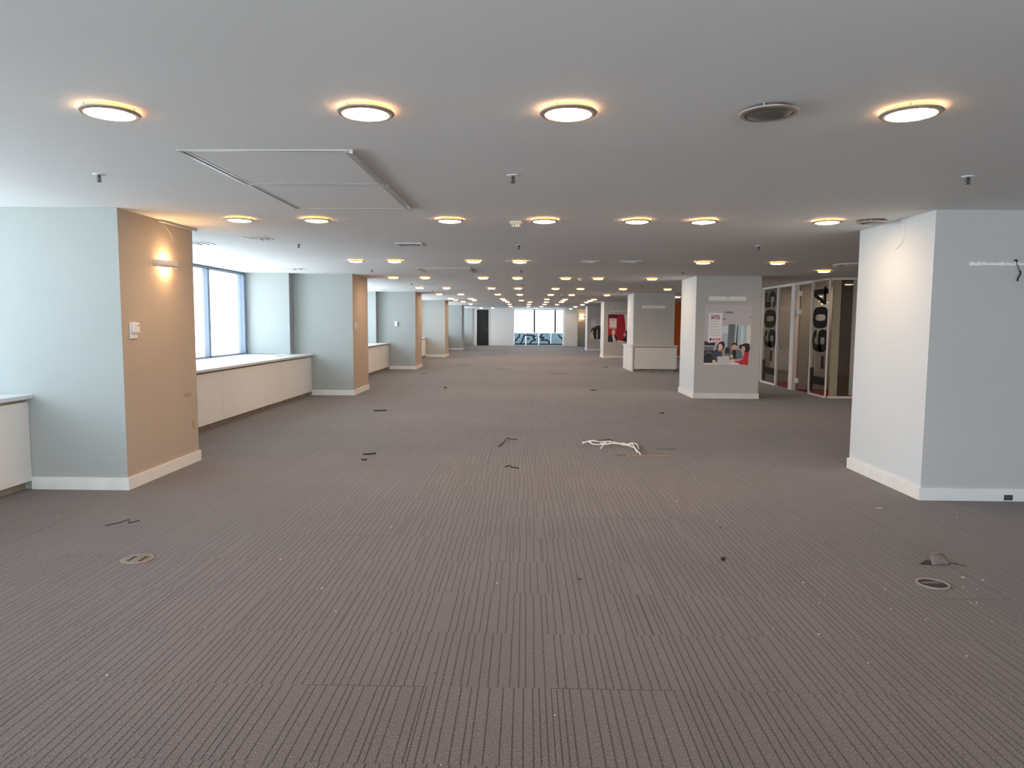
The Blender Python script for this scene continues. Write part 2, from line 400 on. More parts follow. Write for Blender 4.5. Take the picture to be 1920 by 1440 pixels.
LL = {1: 'leftmost blue-grey column carrying the lit wall lamp and the thermostat', 2: 'left window column with a thermostat on its inner side, behind the long radiator cover',
      3: 'left window column with a white switch box on its front face', 4: 'fourth window column on the left, in front of the bare-edged one', 5: 'farthest left window column with a torn cable down its edge'}
RL = {1: 'rightmost large grey column with a torn white adhesive strip', 2: 'right grey column with the poster of three people at a laptop', 3: 'right grey column rising from the white counter',
      4: 'right grey column with the red poster', 5: 'farthest right grey column with a small grey poster of a dark-haired woman'}
for k, y in enumerate(COLY):
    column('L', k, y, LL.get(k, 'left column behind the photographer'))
RY = [-2.1, 5.89, 13.94, 21.95, 30.2, 38.3]
for k, y in enumerate(RY): column('R', k, y, RL.get(k, 'right column behind the photographer'))
# scuffs and a brown stain on the leftmost column
for (y_, z_, ry, rz) in ((7.06, .715, .11, .035), (7.16, .40, .04, .06)):
    bm = bmesh.new(); rr = random.Random(3)
    bm_prism(bm, [(y_+ry*math.cos(a)*rr.uniform(.6, 1), z_+rz*math.sin(a)*rr.uniform(.6, 1)) for a in (2*math.pi*i/18 for i in range(18))], lambda u, v, d: (-3.4349+d, u, v), 0, .0006)
    tag(link('wall_stain', bm, mat('stain_brown', (.40, .325, .25, 1) , .8)), 'brownish smudge on the leftmost column near its far edge, %s one' % ('higher' if z_ > .5 else 'lower'), 'stain')
# last half column flush with the far wall
c6 = thing('column', 'shallow peach-lit pier right of the far window', 'column', (2.95, YF-.1, 0), 'columns along the hall')
box('shaft', farpaint, c6, 2.50-2.95, 3.36-2.95, -.12, .078, 0, H-.001)
c7 = thing('column', 'shallow grey-blue pier left of the dark far doorway', 'column', (-4.4, YF-.1, 0), 'columns along the hall')
box('shaft', paint, c7, -5.49+4.4, -3.44+4.4, -.05, .098, 0, H-.001)

# ------------------------------------------------------------------ radiator covers and sills
def cover(i, a, b, label, slabel, seams=None):
    root = thing('radiator_cover', label, 'radiator cover', (-4.4, (a+b)/2, 0), 'radiator covers below the left windows')
    oy = (a+b)/2
    bm = bmesh.new(); bm_box(bm, -4.355+4.4, -4.34+4.4, a-oy, b-oy, .0, .1); link('kick_board', bm, kick_m, root)
    bm = bmesh.new(); bm_box(bm, -4.345+4.4, -4.30+4.4, a-oy, b-oy, .1, .788); link('carcass', bm, kick_m, root)
    s = seams or []
    n = 5
    ys = sorted([a]+(s if s else [a+(b-a)*j/n for j in range(1, n)])+[b])
    for y0, y1 in zip(ys, ys[1:]):
        box('front_panel', cab_m, root, -4.30+4.4, -4.272+4.4, y0+.004-oy, y1-.004-oy, .075, .762, bev=.002)
    sl = box('window_sill', sill_m, None, XW+.03, -4.235, a, b, .79, .825, bev=.003)
    tag(sl, slabel, 'window sill', 'window sills along the left side')
    bt = bmesh.new()
cb_l = ['cream radiator cover behind the photographer', 'cream radiator cover cut off at the left edge, in front of the leftmost column', 'long cream panelled radiator cover under the big bright window',
        'cream radiator cover between the second and third left columns', 'small visible end of cream radiator cover behind the third left column',
        'radiator cover just beyond the fourth left column', 'radiator cover in the farthest left bay']
for i, (a, b) in enumerate(BAYS):
    ya = a if i == 0 else COLY[i-1]+CD; yb = COLY[i] if i < len(COLY) else YF-.06
    seams = [8.2, 9.83, 11.42, 12.25] if i == 2 else ([16.9, 18.6, 20.33] if i == 3 else None)
    cover(i, ya+.001, yb-.001, cb_l[i], cb_l[i].replace('cream panelled radiator cover', 'pale window sill slab').replace('cream radiator cover', 'pale window sill slab').replace('radiator cover', 'pale window sill slab'), seams)
# the dip of small stuff left on the sill: a flat grey plate
tag(box('sill_plate', alu, None, -4.75, -4.55, 12.7, 13.6, .8255, .835), 'flat grey strip lying on the sill under the big bright window', 'strip')

# ------------------------------------------------------------------ ceiling lights
def downlight(lit, label, loc):
    t = thing('downlight', label, 'ceiling light', loc, 'round downlights in the ceiling')
    bm = bmesh.new()
    bm_lathe(bm, [(.103, -.026), (.124, -.022), (.128, -.017), (.124, -.014), (.105, -.015)], seg=36, closed=True)
    for a in (0, 2.1, 4.2):
        x, y = .112*math.cos(a), .112*math.sin(a); bm_box(bm, x-.003, x+.003, y-.003, y+.003, -.018, 0)
    link('trim_ring', bm, ringm, t)
    bm = bmesh.new(); bm_lathe(bm, [(0, -.036), (.05, -.034), (.085, -.028), (.105, -.018)], seg=32); 
    link('diffuser', bm, lens_m if lit else offlens, t)
    bm = bmesh.new(); bm_lathe(bm, [(0, -.0135), (.106, -.0135)], seg=32); link('reflector', bm, whitep if lit else darkgrey, t)
    bm = bmesh.new(); bm_lathe(bm, [(.100, -.0130), (.104, 0)], seg=32)
    link('glass_collar', bm, glow_m if lit else darkgrey, t)
    return t
lit0 = downlight(True, 'x', (0, 0, H)); off0 = downlight(False, 'x', (0, 0, H))
used = [False, False]
ROWS = [(-.9, [-1.87, -.72, .18, 1.06, 2.0]),  # unseen row behind the camera, added for its light on the near end
    (3.205, [-1.87, -.72, .18, (1.06,), 1.68]),
    (6.5, [-2.63, -1.92, -.70, .16, 1.0, 1.6, 2.71, (3.11,)]),
    (10.8, [-2.6, -2.0, -.8, -.1, 2.67, 3.79]),
    (14.72, [-2.76, -2.1, -.89, -.18, .82, 1.49, 2.6]),
    (19.05, [-2.86, -2.14, -.93, -.21, .79, 1.46, 2.6, 3.79]),
    (23.1, [-2.84, -2.12, -.92, -.20, .81, 1.49, 2.63]),
    (27.3, [-2.9, -2.13, -.90, .81, 1.51, 2.62]),
    (28.9, [-2.87, -2.12, -.87, -.19, 1.52, 2.61]),
    (31.0, [-2.76, -.81, .18, .90, 1.54, 2.65]),
    (34.8, [-2.72, -.80, .15, .92, 1.53, 2.78]),
    (39.1, [-.84, .13, .85, 2.73]),
    (43.6, [-2.76, -2.05, 0.6])]
POS = ['leftmost', 'second from left', 'third from left', 'fourth from left', 'fifth from left', 'sixth from left', 'seventh from left', 'eighth from left']
for ri, (y, xs) in enumerate(ROWS):
    for j, x in enumerate(xs):
        off = isinstance(x, tuple); x = x[0] if off else x
        rowname = 'added row behind the photographer' if ri == 0 else 'large nearest row' if ri == 1 else '%s row' % ORD[ri-1].replace('second nearest', 'second') if ri < 12 else 'row by the far wall'
        where = 'rightmost' if j == len(xs)-1 else POS[j]
        if ri == 2 and off: lab = 'dark unlit round downlight beside the right column with the torn strip'
        elif off: lab = 'dark unlit round downlight in the large nearest row'
        else: lab = 'glowing warm round downlight, %s in the %s' % (where, rowname)
        src = off0 if off else lit0; ui = 1 if off else 0
        if not used[ui]: used[ui] = True; src.location = (x, y, H); src['label'] = lab
        else: dup(src, (x, y, H), lab)
for (x, y, lab) in [(5.15, 12.39, 'glowing warm round downlight in front of the glass rooms'), (5.18, 24.35, 'glowing warm round downlight in front of the orange wall'),
                    (6.87, 16.3-.9, 'glowing warm round downlight inside the right glass room'), (6.94, 17.4, 'glowing warm round downlight inside the left glass room'),
                    (2.83, 44.7, 'glowing warm round downlight over the peach-lit pier at the far end'), (4.9, 6.2, 'glowing warm round downlight hidden behind the rightmost column'), (7.3, 12.2, 'glowing warm round downlight added in the right hand aisle, hidden by the rightmost column'), (7.3, 7.2, 'glowing warm round downlight added in the right hand aisle, farther from the glass rooms')]:  # the two hidden aisle lamps are added to light the glass front
    dup(lit0, (x, y, H), lab)

# ------------------------------------------------------------------ sprinklers
def sprinkler(label, loc):
    t = thing('sprinkler', label, 'sprinkler', loc, 'sprinkler heads in the ceiling')
    bm = bmesh.new(); bm_lathe(bm, [(0, -.006), (.030, -.005), (.040, 0), (0, 0)], seg=20); link('escutcheon', bm, whitep, t)
    bm = bmesh.new(); bm_lathe(bm, [(0, -.005), (.011, -.005), (.011, -.018), (.006, -.020), (.004, -.042), (0, -.042)], seg=12)
    for s in (-1, 1): bm_tube(bm, smooth_path([(s*.009, 0, -.016), (s*.014, 0, -.030), (s*.003, 0, -.046)], 4), .0025, 6)
    bm_lathe(bm, [(0, -.046), (.015, -.046), (.015, -.049), (0, -.049)], seg=14)
    link('sprinkler_head', bm, darkgrey, t)
    return t
sp0 = None
SX = [(-2.77, 'left'), (-.09, 'middle'), (2.79, 'right')]
for ri, y in enumerate([4.6, 8.62, 12.7, 17.1, 20.9, 25.0, 29.2, 33.1, 38.0]):
    for x, nm in SX:
        if ri >= 5 and nm == 'left': continue
        if ri >= 6 and nm == 'right': continue
        lab = 'small sprinkler head, %s one of the %s sprinkler row' % (nm, ORD[ri] if ri < 8 else 'farthest')
        if sp0 is None: sp0 = sprinkler(lab, (x, y, H))
        else: dup(sp0, (x, y, H), lab)
dup(sp0, (-1.0, 20.4, H), 'small extra sprinkler head left of the fifth middle sprinkler')

def smoke(label, loc):
    t = thing('smoke_detector', label, 'smoke detector', loc, 'smoke detectors')
    bm = bmesh.new(); bm_lathe(bm, [(0, 0), (.058, 0), (.058, -.016), (.05, -.022), (0, -.022)], seg=24); link('base', bm, plast, t)
    bm = bmesh.new(); bm_lathe(bm, [(.042, -.022), (.044, -.036), (.030, -.050), (.012, -.054), (0, -.054)], seg=24); sh_ = link('sensor_head', bm, plast, t)
    bm = bmesh.new()
    for a in range(10):
        x, y = .0435*math.cos(a*.628), .0435*math.sin(a*.628); bm_box(bm, x-.004, x+.004, y-.004, y+.004, -.036, -.026)
    link('vent_slots', bm, darkgrey, sh_)
    return t
sm = smoke('cream smoke detector beside the downlights of the second row', (-.1, 6.66, H))
dup(sm, (1.13, 14.82, H), 'smoke detector between two downlights of the fourth row')
dup(sm, (1.18, 22.91, H), 'far smoke detector in the sixth downlight row')

# ------------------------------------------------------------------ ceiling hatches, grilles, diffusers
def hatch(x0, x1, y0, y1, label):
    cx, cy = (x0+x1)/2, (y0+y1)/2
    t = thing('ceiling_hatch', label, 'access hatch', (cx, cy, H), 'access hatches in the ceiling')
    a, b = x0-cx, x1-cx; c, d_ = y0-cy, y1-cy
    bm = bmesh.new()
    bm_box(bm, a, a+.022, c, d_, -.010, 0, bev=.002); bm_box(bm, a+.030, a+.046, c+.02, d_-.02, -.006, 0)
    bm_box(bm, a+.022, b-.022, c, c+.020, -.010, 0, bev=.002); bm_box(bm, a+.022, b-.022, d_-.020, d_, -.008, 0, bev=.002)
    bm_box(bm, b-.020, b, c, d_, -.024, 0, bev=.002); bm_box(bm, b-.048, b-.026, c+.02, d_-.02, -.012, 0)
    link('hatch_frame', bm, alu_h, t)
    bm = bmesh.new(); bm_box(bm, b-.026, b-.020, c+.02, d_-.02, -.003, 0); bm_box(bm, b-.056, b-.048, c+.02, d_-.02, -.003, 0); bm_box(bm, a+.022, a+.028, c+.02, d_-.02, -.003, 0); link('dark_gap', bm, darkgrey, t)  # dark strips put the shadow in the frame gaps into colour
    bm = bmesh.new(); bm_box(bm, a+.048, b-.058, c+.024, d_-.024, -.004, 0); link('hatch_panel', bm, ceil_m, t)
    return t
hatch(-1.935, -.955, 3.93, 4.885, 'large ceiling access hatch with aluminium edges, nearer of the adjoining pair')
hatch(-1.925, -.95, 4.895, 5.92, 'ceiling access hatch adjoining behind the large nearest hatch')
hatch(-1.90, -.97, 12.25, 13.3, 'distant ceiling access hatch with a dark right edge')
def grille(x0, x1, y0, y1, label, along='y', n=8):
    cx, cy = (x0+x1)/2, (y0+y1)/2
    t = thing('air_grille', label, 'air vent', (cx, cy, H), 'air vents in the ceiling')
    a, b = x0-cx, x1-cx; c, d_ = y0-cy, y1-cy
    bm = bmesh.new()
    for q in ((a, a+.02, c, d_), (b-.02, b, c, d_), (a+.02, b-.02, c, c+.02), (a+.02, b-.02, d_-.02, d_)): bm_box(bm, *q, -.012, 0)
    link('grille_frame', bm, whitep, t)
    bm = bmesh.new(); bm_box(bm, a+.02, b-.02, c+.02, d_-.02, -.0015, 0); link('backing', bm, dark, t)
    bm = bmesh.new()
    for i in range(n):
        x = a+.02+(b-a-.04)*(i+.5)/n; bm_box(bm, x-.005, x+.005, c+.02, d_-.02, -.011, -.002)
    link('slats', bm, alu, t)
grille(-1.57, -1.25, 8.45, 8.75, 'small dark slatted air grille in the ceiling left of the centre')
def diffuser(cx, cy, sx, sy, label, name='ceiling_diffuser'):
    t = thing(name, label, 'air diffuser', (cx, cy, H), 'air diffusers in the ceiling')
    bm = bmesh.new()
    for k, (s, z0, z1) in enumerate(((1, -.006, 0), (.72, -.014, -.006), (.4, -.024, -.014))):
        bm_box(bm, -sx/2*s, sx/2*s, -sy/2*s, sy/2*s, z0, z1, bev=.002)
    lv = link('louvres', bm, whitep, t)
    bm = bmesh.new()
    for s, z in ((.76, -.0068), (.44, -.0148)):
        bm_box(bm, -sx/2*s, sx/2*s, -sy/2*s, sy/2*s, z, z+.0006)
    link('shadow_slots', bm, darkgrey, lv)
diffuser(-3.06, 8.03, .30, .30, 'square white air diffuser left of the near ceiling, before the bright window')
diffuser(-4.03, 8.55, .40, .35, 'partly hidden air diffuser beside the leftmost column')
diffuser(-4.22, 12.55, .56, .38, 'wide air diffuser above the bright window sill')
diffuser(.98, 10.85, .28, .26, 'small air diffuser right of centre, left one of the pair')
diffuser(1.59, 10.82, .28, .26, 'small air diffuser right of centre, right one of the pair')
diffuser(-2.45, 17.5, .42, .40, 'dark edged air diffuser near the third left column')
diffuser(-4.2, 20.3, .5, .4, 'pale air diffuser in front of the third left column')
t = thing('round_diffuser', 'round ceiling diffuser near the glass rooms, half behind the rightmost column', 'air diffuser', (5.15, 11.15, H))
bm = bmesh.new(); bm_lathe(bm, [(.36, 0), (.35, -.012), (.30, -.015), (.27, -.008), (.26, 0)], seg=40); link('outer_ring', bm, whitep, t)
bm = bmesh.new(); bm_lathe(bm, [(.22, -.006), (.19, -.018), (0, -.02)], seg=40); link('inner_cone', bm, whitep, t)
bm = bmesh.new(); bm_lathe(bm, [(.27, -.003), (.2, -.003), (0, -.003)], seg=40); link('dark_throat', bm, darkgrey, t)

# ------------------------------------------------------------------ fittings on the left columns
def sconce(label, loc, rot=0):
    """local: wall plane x=0, shade bulges to +x, width along y"""
    t = thing('wall_lamp', label, 'wall lamp', loc); t.rotation_euler[2] = rot
    bm = bmesh.new(); n = 16; hw, dp = .20, .095
    def ring(off, z):
        return [Vector(((dp-off)*math.cos(math.pi*(i/n-.5)), (hw-off)*math.sin(math.pi*(i/n-.5)), z)) for i in range(n+1)]
    vs = [[bm.verts.new(p) for p in ring(o, z)] for o, z in ((0, -.03), (0, .03), (.006, .03), (.006, -.03))]
    for q in range(4):
        A, B_ = vs[q], vs[(q+1) % 4]
        for i in range(n): f = bm.faces.new((A[i], A[i+1], B_[i+1], B_[i])); f.smooth = True
    link('lamp_shade', bm, mat('sconce_shade', rgb(205, 200, 195), .4), t)
    bm = bmesh.new(); bm_box(bm, 0, .008, -.07, .07, -.022, .022, bev=.002); link('wall_bracket', bm, steel, t)
    bm = bmesh.new(); bm_tube(bm, [(.036, -.045, 0), (.036, .045, 0)], .011, 12); link('bulb', bm, bulb_m, t)
    return t
sconce('small curved wall lamp shining up and down on the leftmost column', (-3.434, 6.68, 1.995))
s2 = sconce('far wall lamp shining in the alcove right of the far window', (3.72, YF+.999, 1.92), -math.pi/2)
def thermostat(loc, label, rot=0):
    t = thing('thermostat', label, 'thermostat', loc); t.rotation_euler[2] = rot
    bm = bmesh.new(); bm_box(bm, 0, .012, -.055, .055, -.068, .072, bev=.003); link('back_plate', bm, whitep, t)
    bm = bmesh.new(); bm_box(bm, .012, .034, -.038, .058, -.02, .068, bev=.006); hs = link('housing', bm, whitep, t)
    bm = bmesh.new(); bm_tube(bm, [(.034, .03, .045), (.037, .03, .045)], .006, 10); link('dial', bm, darkgrey, hs)
    return t
thermostat((-3.434, 6.10, 1.375), 'white thermostat on the inner side of the leftmost column')
thermostat((-3.434, 14.13, 1.39), 'white thermostat on the inner side of the second left column')
t = thing('switch_box', 'white switch box with a dark edge on the third left column', 'switch', (-4.03, 21.919, 1.42))
bm = bmesh.new(); bm_box(bm, -.05, .04, -.035, 0, -.075, .075, bev=.004); link('cover', bm, whitep, t)
bm = bmesh.new(); bm_box(bm, .0405, .052, -.03, 0, -.07, .06); link('rocker', bm, darkgrey, t)
o = box('cable_trunking', mat('trunking', rgb(190, 186, 180), .5), None, -3.434, -3.395, 6.60, 7.30, 2.383, 2.405, bev=.002)
tag(o, 'thin white cable trunking at the ceiling edge above the wall lamp', 'cable trunking')
bm = bmesh.new(); bm_tube(bm, smooth_path([(-3.43, 6.64, 2.385), (-3.425, 6.74, 2.34), (-3.428, 6.84, 2.27), (-3.428, 6.86, 2.22)], 5), .0016, 6)
tag(link('thin_wire', bm, cable_w), 'thin pale wire hanging from the trunking above the wall lamp', 'wire')
bm = bmesh.new(); bm_tube(bm, smooth_path([(-3.42, 37.92, 2.4), (-3.40, 37.9, 2.1), (-3.36, 37.92, 1.95), (-3.42, 37.92, 1.8), (-3.415, 37.92, .9), (-3.425, 37.92, .6)], 5), .016, 6)
tag(link('hanging_cable', bm, darkgrey), 'torn dark cable running down the farthest left column', 'cable')

# ------------------------------------------------------------------ fittings on the right columns
o = box('socket', darkgrey, None, 4.02, 4.09, 5.868, 5.8735, .01, .055); tag(o, 'damaged dark hole in the baseboard of the rightmost column', 'hole')
bm = bmesh.new()
prev = None
pts = []
for i in range(60):
    x = 3.62+i*.98/59*.985
    pts.append((x, 1.957+random.uniform(-.002, .002)+.001, 1.978+random.uniform(-.003, .004)+(.014 if random.random() < .1 else 0)+(.012 if 36 < i < 41 else 0)))
for a, b in zip(pts, pts[1:]):
    bm_prism(bm, [(a[0], a[1]), (b[0], b[1]), (b[0], b[2]), (a[0], a[2])], lambda u, v, d: (u, 5.8895-d, v), 0, .012)
tag(link('adhesive_strip', bm, putty), 'torn white adhesive strip on the rightmost column', 'adhesive strip')
bm = bmesh.new(); bm_tube(bm, smooth_path([(3.975, 5.875, 1.995), (3.99, 5.868, 2.0), (3.998, 5.872, 1.965), (4.02, 5.875, 1.925), (4.03, 5.870, 1.895), (4.015, 5.872, 1.86), (4.012, 5.875, 1.83)], 5),
                          [.006 if i > 16 or i < 8 else .003 for i in range(31)], 7)
tag(link('cable_stub', bm, dark), 'short black cable end hanging from the torn adhesive strip', 'cable')
bm = bmesh.new()
bm_tube(bm, smooth_path([(3.329, 6.42, 2.405), (3.327, 6.38, 2.36), (3.326, 6.365, 2.28), (3.329, 6.38, 2.235)], 6), .0035, 6)
bm_tube(bm, smooth_path([(3.329, 6.33, 2.26), (3.327, 6.37, 2.21), (3.327, 6.43, 2.17), (3.329, 6.50, 2.145)], 6), .002, 6)
tag(link('thin_wire', bm, cable_w), 'thin pale wires dangling at the top of the rightmost column', 'wire')

def strip(x0, x1, z0, z1, y, label):
    t = thing('sign_holder', label, 'sign holder', ((x0+x1)/2, y, (z0+z1)/2)); w2, h2 = (x1-x0)/2, (z1-z0)/2
    bm = bmesh.new(); bm_box(bm, -w2, w2, -.006, 0, -h2, h2, bev=.0015); link('plate', bm, plate_m, t)
    bm = bmesh.new(); bm_box(bm, -w2*.08, w2*.14, -.009, -.006, -h2*.7, h2*.9); link('clip', bm, alu, t)
strip(3.578, 4.305, 1.925, 2.01, 13.939, 'empty silvery sign holder above the poster of three people')
strip(3.585, 4.30, 1.945, 2.03, 21.949, 'empty silvery sign holder on the column of the white counter')
bm = bmesh.new()
for i in range(24):
    x = 3.60+i*.027; z = 2.0+random.uniform(-.01, .01); bm_box(bm, x, x+.028, 30.195, 30.199, z-.014, z+.012)
bm_box(bm, 3.90, 3.93, 30.193, 30.199, 1.98, 2.06)
tag(link('adhesive_strip', bm, putty), 'thin torn adhesive line above the red poster', 'adhesive strip')

def pm(n, r, g, b): return mat('print_'+n, rgb(min(250, r*1.12), min(250, g*1.12), min(250, b*1.12)), .45)
def picture(name, bg, shapes, x0, x1, z0, z1, y, label, curl=0):
    """flat printed sheet: shapes in 0..1 coordinates stacked a hair apart"""
    bm = bmesh.new(); mats = [bg]; w_, h_ = x1-x0, z1-z0
    cx, cz = (x0+x1)/2, (z0+z1)/2
    fn = lambda u, v, d: ((u-.5)*w_, -d, (v-.5)*h_)
    bm_prism(bm, [(0, 0), (1, 0), (1, 1), (0, 1)], fn, 0, .002)
    lay = .0022
    for m, poly in shapes:
        if m not in mats: mats.append(m)
        mi = mats.index(m)
        fc = bm.faces.new([bm.verts.new(fn(max(0, min(1, u)), max(0, min(1, v)), lay)) for u, v in poly]); fc.material_index = mi
        lay += .00012
    me = link(name, bm, mats); me.location = (cx, y, cz)
    return tag(me, label, 'poster' if name == 'poster' else 'notice')
def ell(cx, cy, rx, ry, n=18, rot=0):
    return [(cx+rx*math.cos(a)*math.cos(rot)-ry*math.sin(a)*math.sin(rot), cy+rx*math.cos(a)*math.sin(rot)+ry*math.sin(a)*math.cos(rot)) for a in (2*math.pi*i/n for i in range(n))]
def rect(x0, x1, y0, y1): return [(x0, y0), (x1, y0), (x1, y1), (x0, y1)]
# poster of three people: coordinates read in a 990x1440 crop of the sheet (x 90..895, y 275..1310)
def P1(*pts): return [((x-92)/800, (1308-y)/1030) for x, y in pts]
def E1(cx, cy, rx, ry, rot=0): return [((x-92)/800, (1308-y)/1030) for x, y in ell(cx, cy, rx, ry, 18, rot)]
lil = pm('lilac_grey', 186, 182, 186); c_dk = pm('charcoal', 42, 42, 48); c_gr = pm('mid_grey', 108, 110, 114); c_bl = pm('pale_blue', 170, 190, 200); c_lb = pm('light_blue', 200, 214, 218)
skin = pm('skin', 205, 160, 138); skl = pm('light_skin', 226, 190, 170); hair = pm('dark_hair', 48, 34, 32); blond = pm('blonde_hair', 176, 148, 110); gtop = pm('slate_top', 66, 70, 84); jack = pm('grey_jacket', 104, 110, 116)
redj = pm('red_jumper', 188, 44, 58); lap = pm('laptop_grey', 196, 196, 194); tab = pm('table_cream', 222, 214, 204); wht = pm('paper_white', 236, 234, 240); shirt = pm('black_shirt', 34, 34, 42); shade = pm('window_grey', 214, 214, 210)
shapes = [(shade, P1((90,560),(895,620),(895,275),(90,275))), (lil, P1((90,600),(895,640),(895,275),(90,275))),
 (c_gr, E1(505, 410, 85, 14)), (c_gr, E1(420, 522, 45, 10)), (c_gr, E1(875, 490, 20, 8)),
 (c_lb, P1((385,1000),(500,1000),(500,640),(385,640))), (c_bl, P1((385,1000),(500,1000),(500,770),(385,770))),
 (c_gr, P1((490,1040),(610,1040),(620,610),(505,610))), (c_bl, P1((610,1000),(660,1000),(660,630),(620,615))), (c_dk, P1((640,960),(662,960),(668,630),(655,630))),
 (c_bl, P1((662,1010),(820,1010),(820,640),(668,640))), (c_lb, P1((720,1010),(760,1010),(765,640),(725,640))), (shade, P1((820,960),(893,960),(893,620),(820,630))),
 (c_dk, P1((85,1275),(290,1275),(300,1080),(230,1050),(85,1060))), (c_gr, P1((90,1070),(240,1060),(280,1000),(90,990))), (c_dk, P1((90,975),(275,980),(280,925),(160,935),(150,910),(95,905))),
 (c_gr, E1(175, 1140, 70, 60)), (c_dk, E1(175, 1165, 70, 62)), (c_gr, P1((400,1150),(560,1150),(560,1040),(440,1040))), (c_dk, P1((440,1110),(540,1110),(530,1020),(480,1000),(450,1050))),
 (c_dk, P1((690,1010),(745,1060),(880,960),(870,940),(800,935),(700,970))),
 (blond, E1(425, 1070, 30, 90)), (hair, E1(385, 985, 62, 85, .35)), (hair, E1(335, 1010, 28, 50)), (gtop, P1((240,1260),(240,1130),(275,1050),(330,1030),(400,1080),(415,1165),(330,1260))), (skin, P1((325,1045),(355,1075),(385,1065),(350,990))), (skl, E1(375, 1000, 36, 55, -.2)), (hair, P1((335,960),(375,915),(420,930),(430,980),(395,940),(350,950))),
 (skl, E1(270, 1250, 32, 24)),
 (jack, P1((525,1220),(530,1090),(570,1050),(680,1035),(740,1070),(770,1190),(700,1210))), (shirt, P1((580,1070),(650,1070),(645,1200),(610,1200))), (skin, E1(617, 1005, 52, 68)), (hair, P1((562,990),(570,940),(620,925),(668,945),(672,990),(640,960),(590,960))), (hair, E1(618, 1058, 30, 14)), (skl, E1(615, 1032, 16, 7)), (skin, E1(570, 1160, 28, 30)),
 (hair, E1(825, 1020, 60, 88)), (skin, E1(770, 1035, 34, 55)), (hair, P1((760,975),(800,935),(860,950),(870,1060),(815,1070),(805,1000))), (redj, P1((860,1312),(870,1100),(820,1085),(790,1105),(765,1210),(700,1240),(620,1240),(640,1262),(720,1285),(800,1290))),
 (tab, P1((85,1312),(800,1312),(800,1285),(620,1265),(330,1275),(85,1285))), (lap, P1((330,1312),(322,1165),(530,1158),(548,1312))), (skl, E1(590, 1235, 46, 26, -.3)), (redj, P1((862,1312),(866,1240),(800,1250),(690,1275),(720,1300)))]
picture('poster', lil, shapes, 3.515, 4.42, .67, 1.85, 13.9395, 'large poster of three people around a laptop on a right column')
def notice(x0, x1, z0, z1, y, label, detailed):
    t = thing('notice', label, 'notice', ((x0+x1)/2, y, (z0+z1)/2), 'notices stuck on the posters'); w2, h2 = (x1-x0)/2, (z1-z0)/2
    bm = bmesh.new(); bm_box(bm, -w2, w2, -.002, 0, -h2, h2); pp = link('paper', bm, wht, t)
    ink = pm('mauve_ink', 118, 28, 78); gink = pm('grey_ink', 150, 146, 160); pink = pm('pink_ink', 214, 90, 130)
    bm = bmesh.new()
    for k in range(6):
        z = h2*(.42-.19*k); bm_box(bm, -w2*.8, w2*(.75 if k % 2 else .5), -.0026, -.0022, z-.004, z+.002)
    link('text_lines', bm, gink, pp)
    bm = bmesh.new()
    for k in range(4):
        x = -w2*.62+k*w2*.42
        for f_ in [bm.faces.new([bm.verts.new((x+a, -.0026, -h2*.84+b)) for a, b in ell(0, 0, w2*.17, w2*.19, 10)])]: f_.material_index = 1 if k else 0
    link('round_symbols', bm, [pm('black_ink', 40, 36, 44), pink], pp)
    if detailed:
        cu = bpy.data.curves.new('heading', 'FONT'); cu.body = 'SAYGI.'; cu.size = .085; cu.align_x = 'CENTER'; cu.align_y = 'CENTER'; cu.offset = .003; cu.extrude = .0004; cu.shear = .15
        to = bpy.data.objects.new('heading_tmp', cu); COL.objects.link(to); dg = bpy.context.evaluated_depsgraph_get(); dg.update()
        me = bpy.data.meshes.new_from_object(to.evaluated_get(dg)); bpy.data.objects.remove(to); me.materials.clear(); me.materials.append(ink)
        for v in me.vertices: x, yy, z = v.co; v.co = (x*.72, -.0026-z, yy*1.3+.005*math.sin(x*60))
        ho = bpy.data.objects.new('heading', me); COL.objects.link(ho); ho.parent = t; ho.location = (0, 0, h2*.70)
    else:
        bm = bmesh.new()
        for k in range(5): bm_box(bm, -w2*.6+k*w2*.25, -w2*.42+k*w2*.25, -.0027, -.0022, h2*.62, h2*.78)
        link('heading', bm, ink, t)
    return t
notice(3.585, 3.855, 1.125, 1.685, 13.9315, 'white notice headed SAYGI. stuck on the poster of three people', True)
# red poster
def P2(*pts): return [((x-521)/262, (928-y)/343) for x, y in pts]
def E2(cx, cy, rx, ry, rot=0): return [((x-521)/262, (928-y)/343) for x, y in ell(cx, cy, rx, ry, 16, rot)]
rd = pm('deep_red', 164, 26, 44); dr = pm('wine_red', 96, 16, 36)
picture('poster', rd, [(dr, P2((521,640),(640,640),(630,585),(521,585))), (rd, P2((630,930),(740,930),(730,700),(640,800))), (shade, P2((783,585),(715,585),(732,700),(742,928),(783,928))),
  (c_dk, P2((521,930),(521,850),(560,835),(600,840),(625,850),(665,928))), (wht, P2((572,840),(600,845),(625,920),(590,928))), (dr, P2((598,850),(606,850),(612,915),(604,925))), (skl, E2(588, 805, 22, 35)), (blond, P2((560,800),(566,772),(600,765),(618,785),(595,780),(572,790))),
  (hair, E2(745, 830, 22, 45)), (skin, E2(727, 835, 14, 28)), (c_dk, P2((690,925),(705,880),(745,865),(783,880),(783,928))), (skl, E2(650, 915, 22, 10)), (skl, E2(690, 920, 26, 9)), (wht, P2((640,930),(740,930),(735,922),(660,922)))],
  3.515, 4.42, .685, 1.862, 30.199, 'red poster of two people talking on a right column')
notice(3.57, 3.87, 1.26, 1.69, 30.191, 'white notice stuck on the red poster', False)
def P3(*pts): return [((x-303)/250, (880-y)/275) for x, y in pts]
def E3(cx, cy, rx, ry): return [((x-303)/250, (880-y)/275) for x, y in ell(cx, cy, rx, ry, 16)]
cream = pm('cream_top', 222, 206, 170)
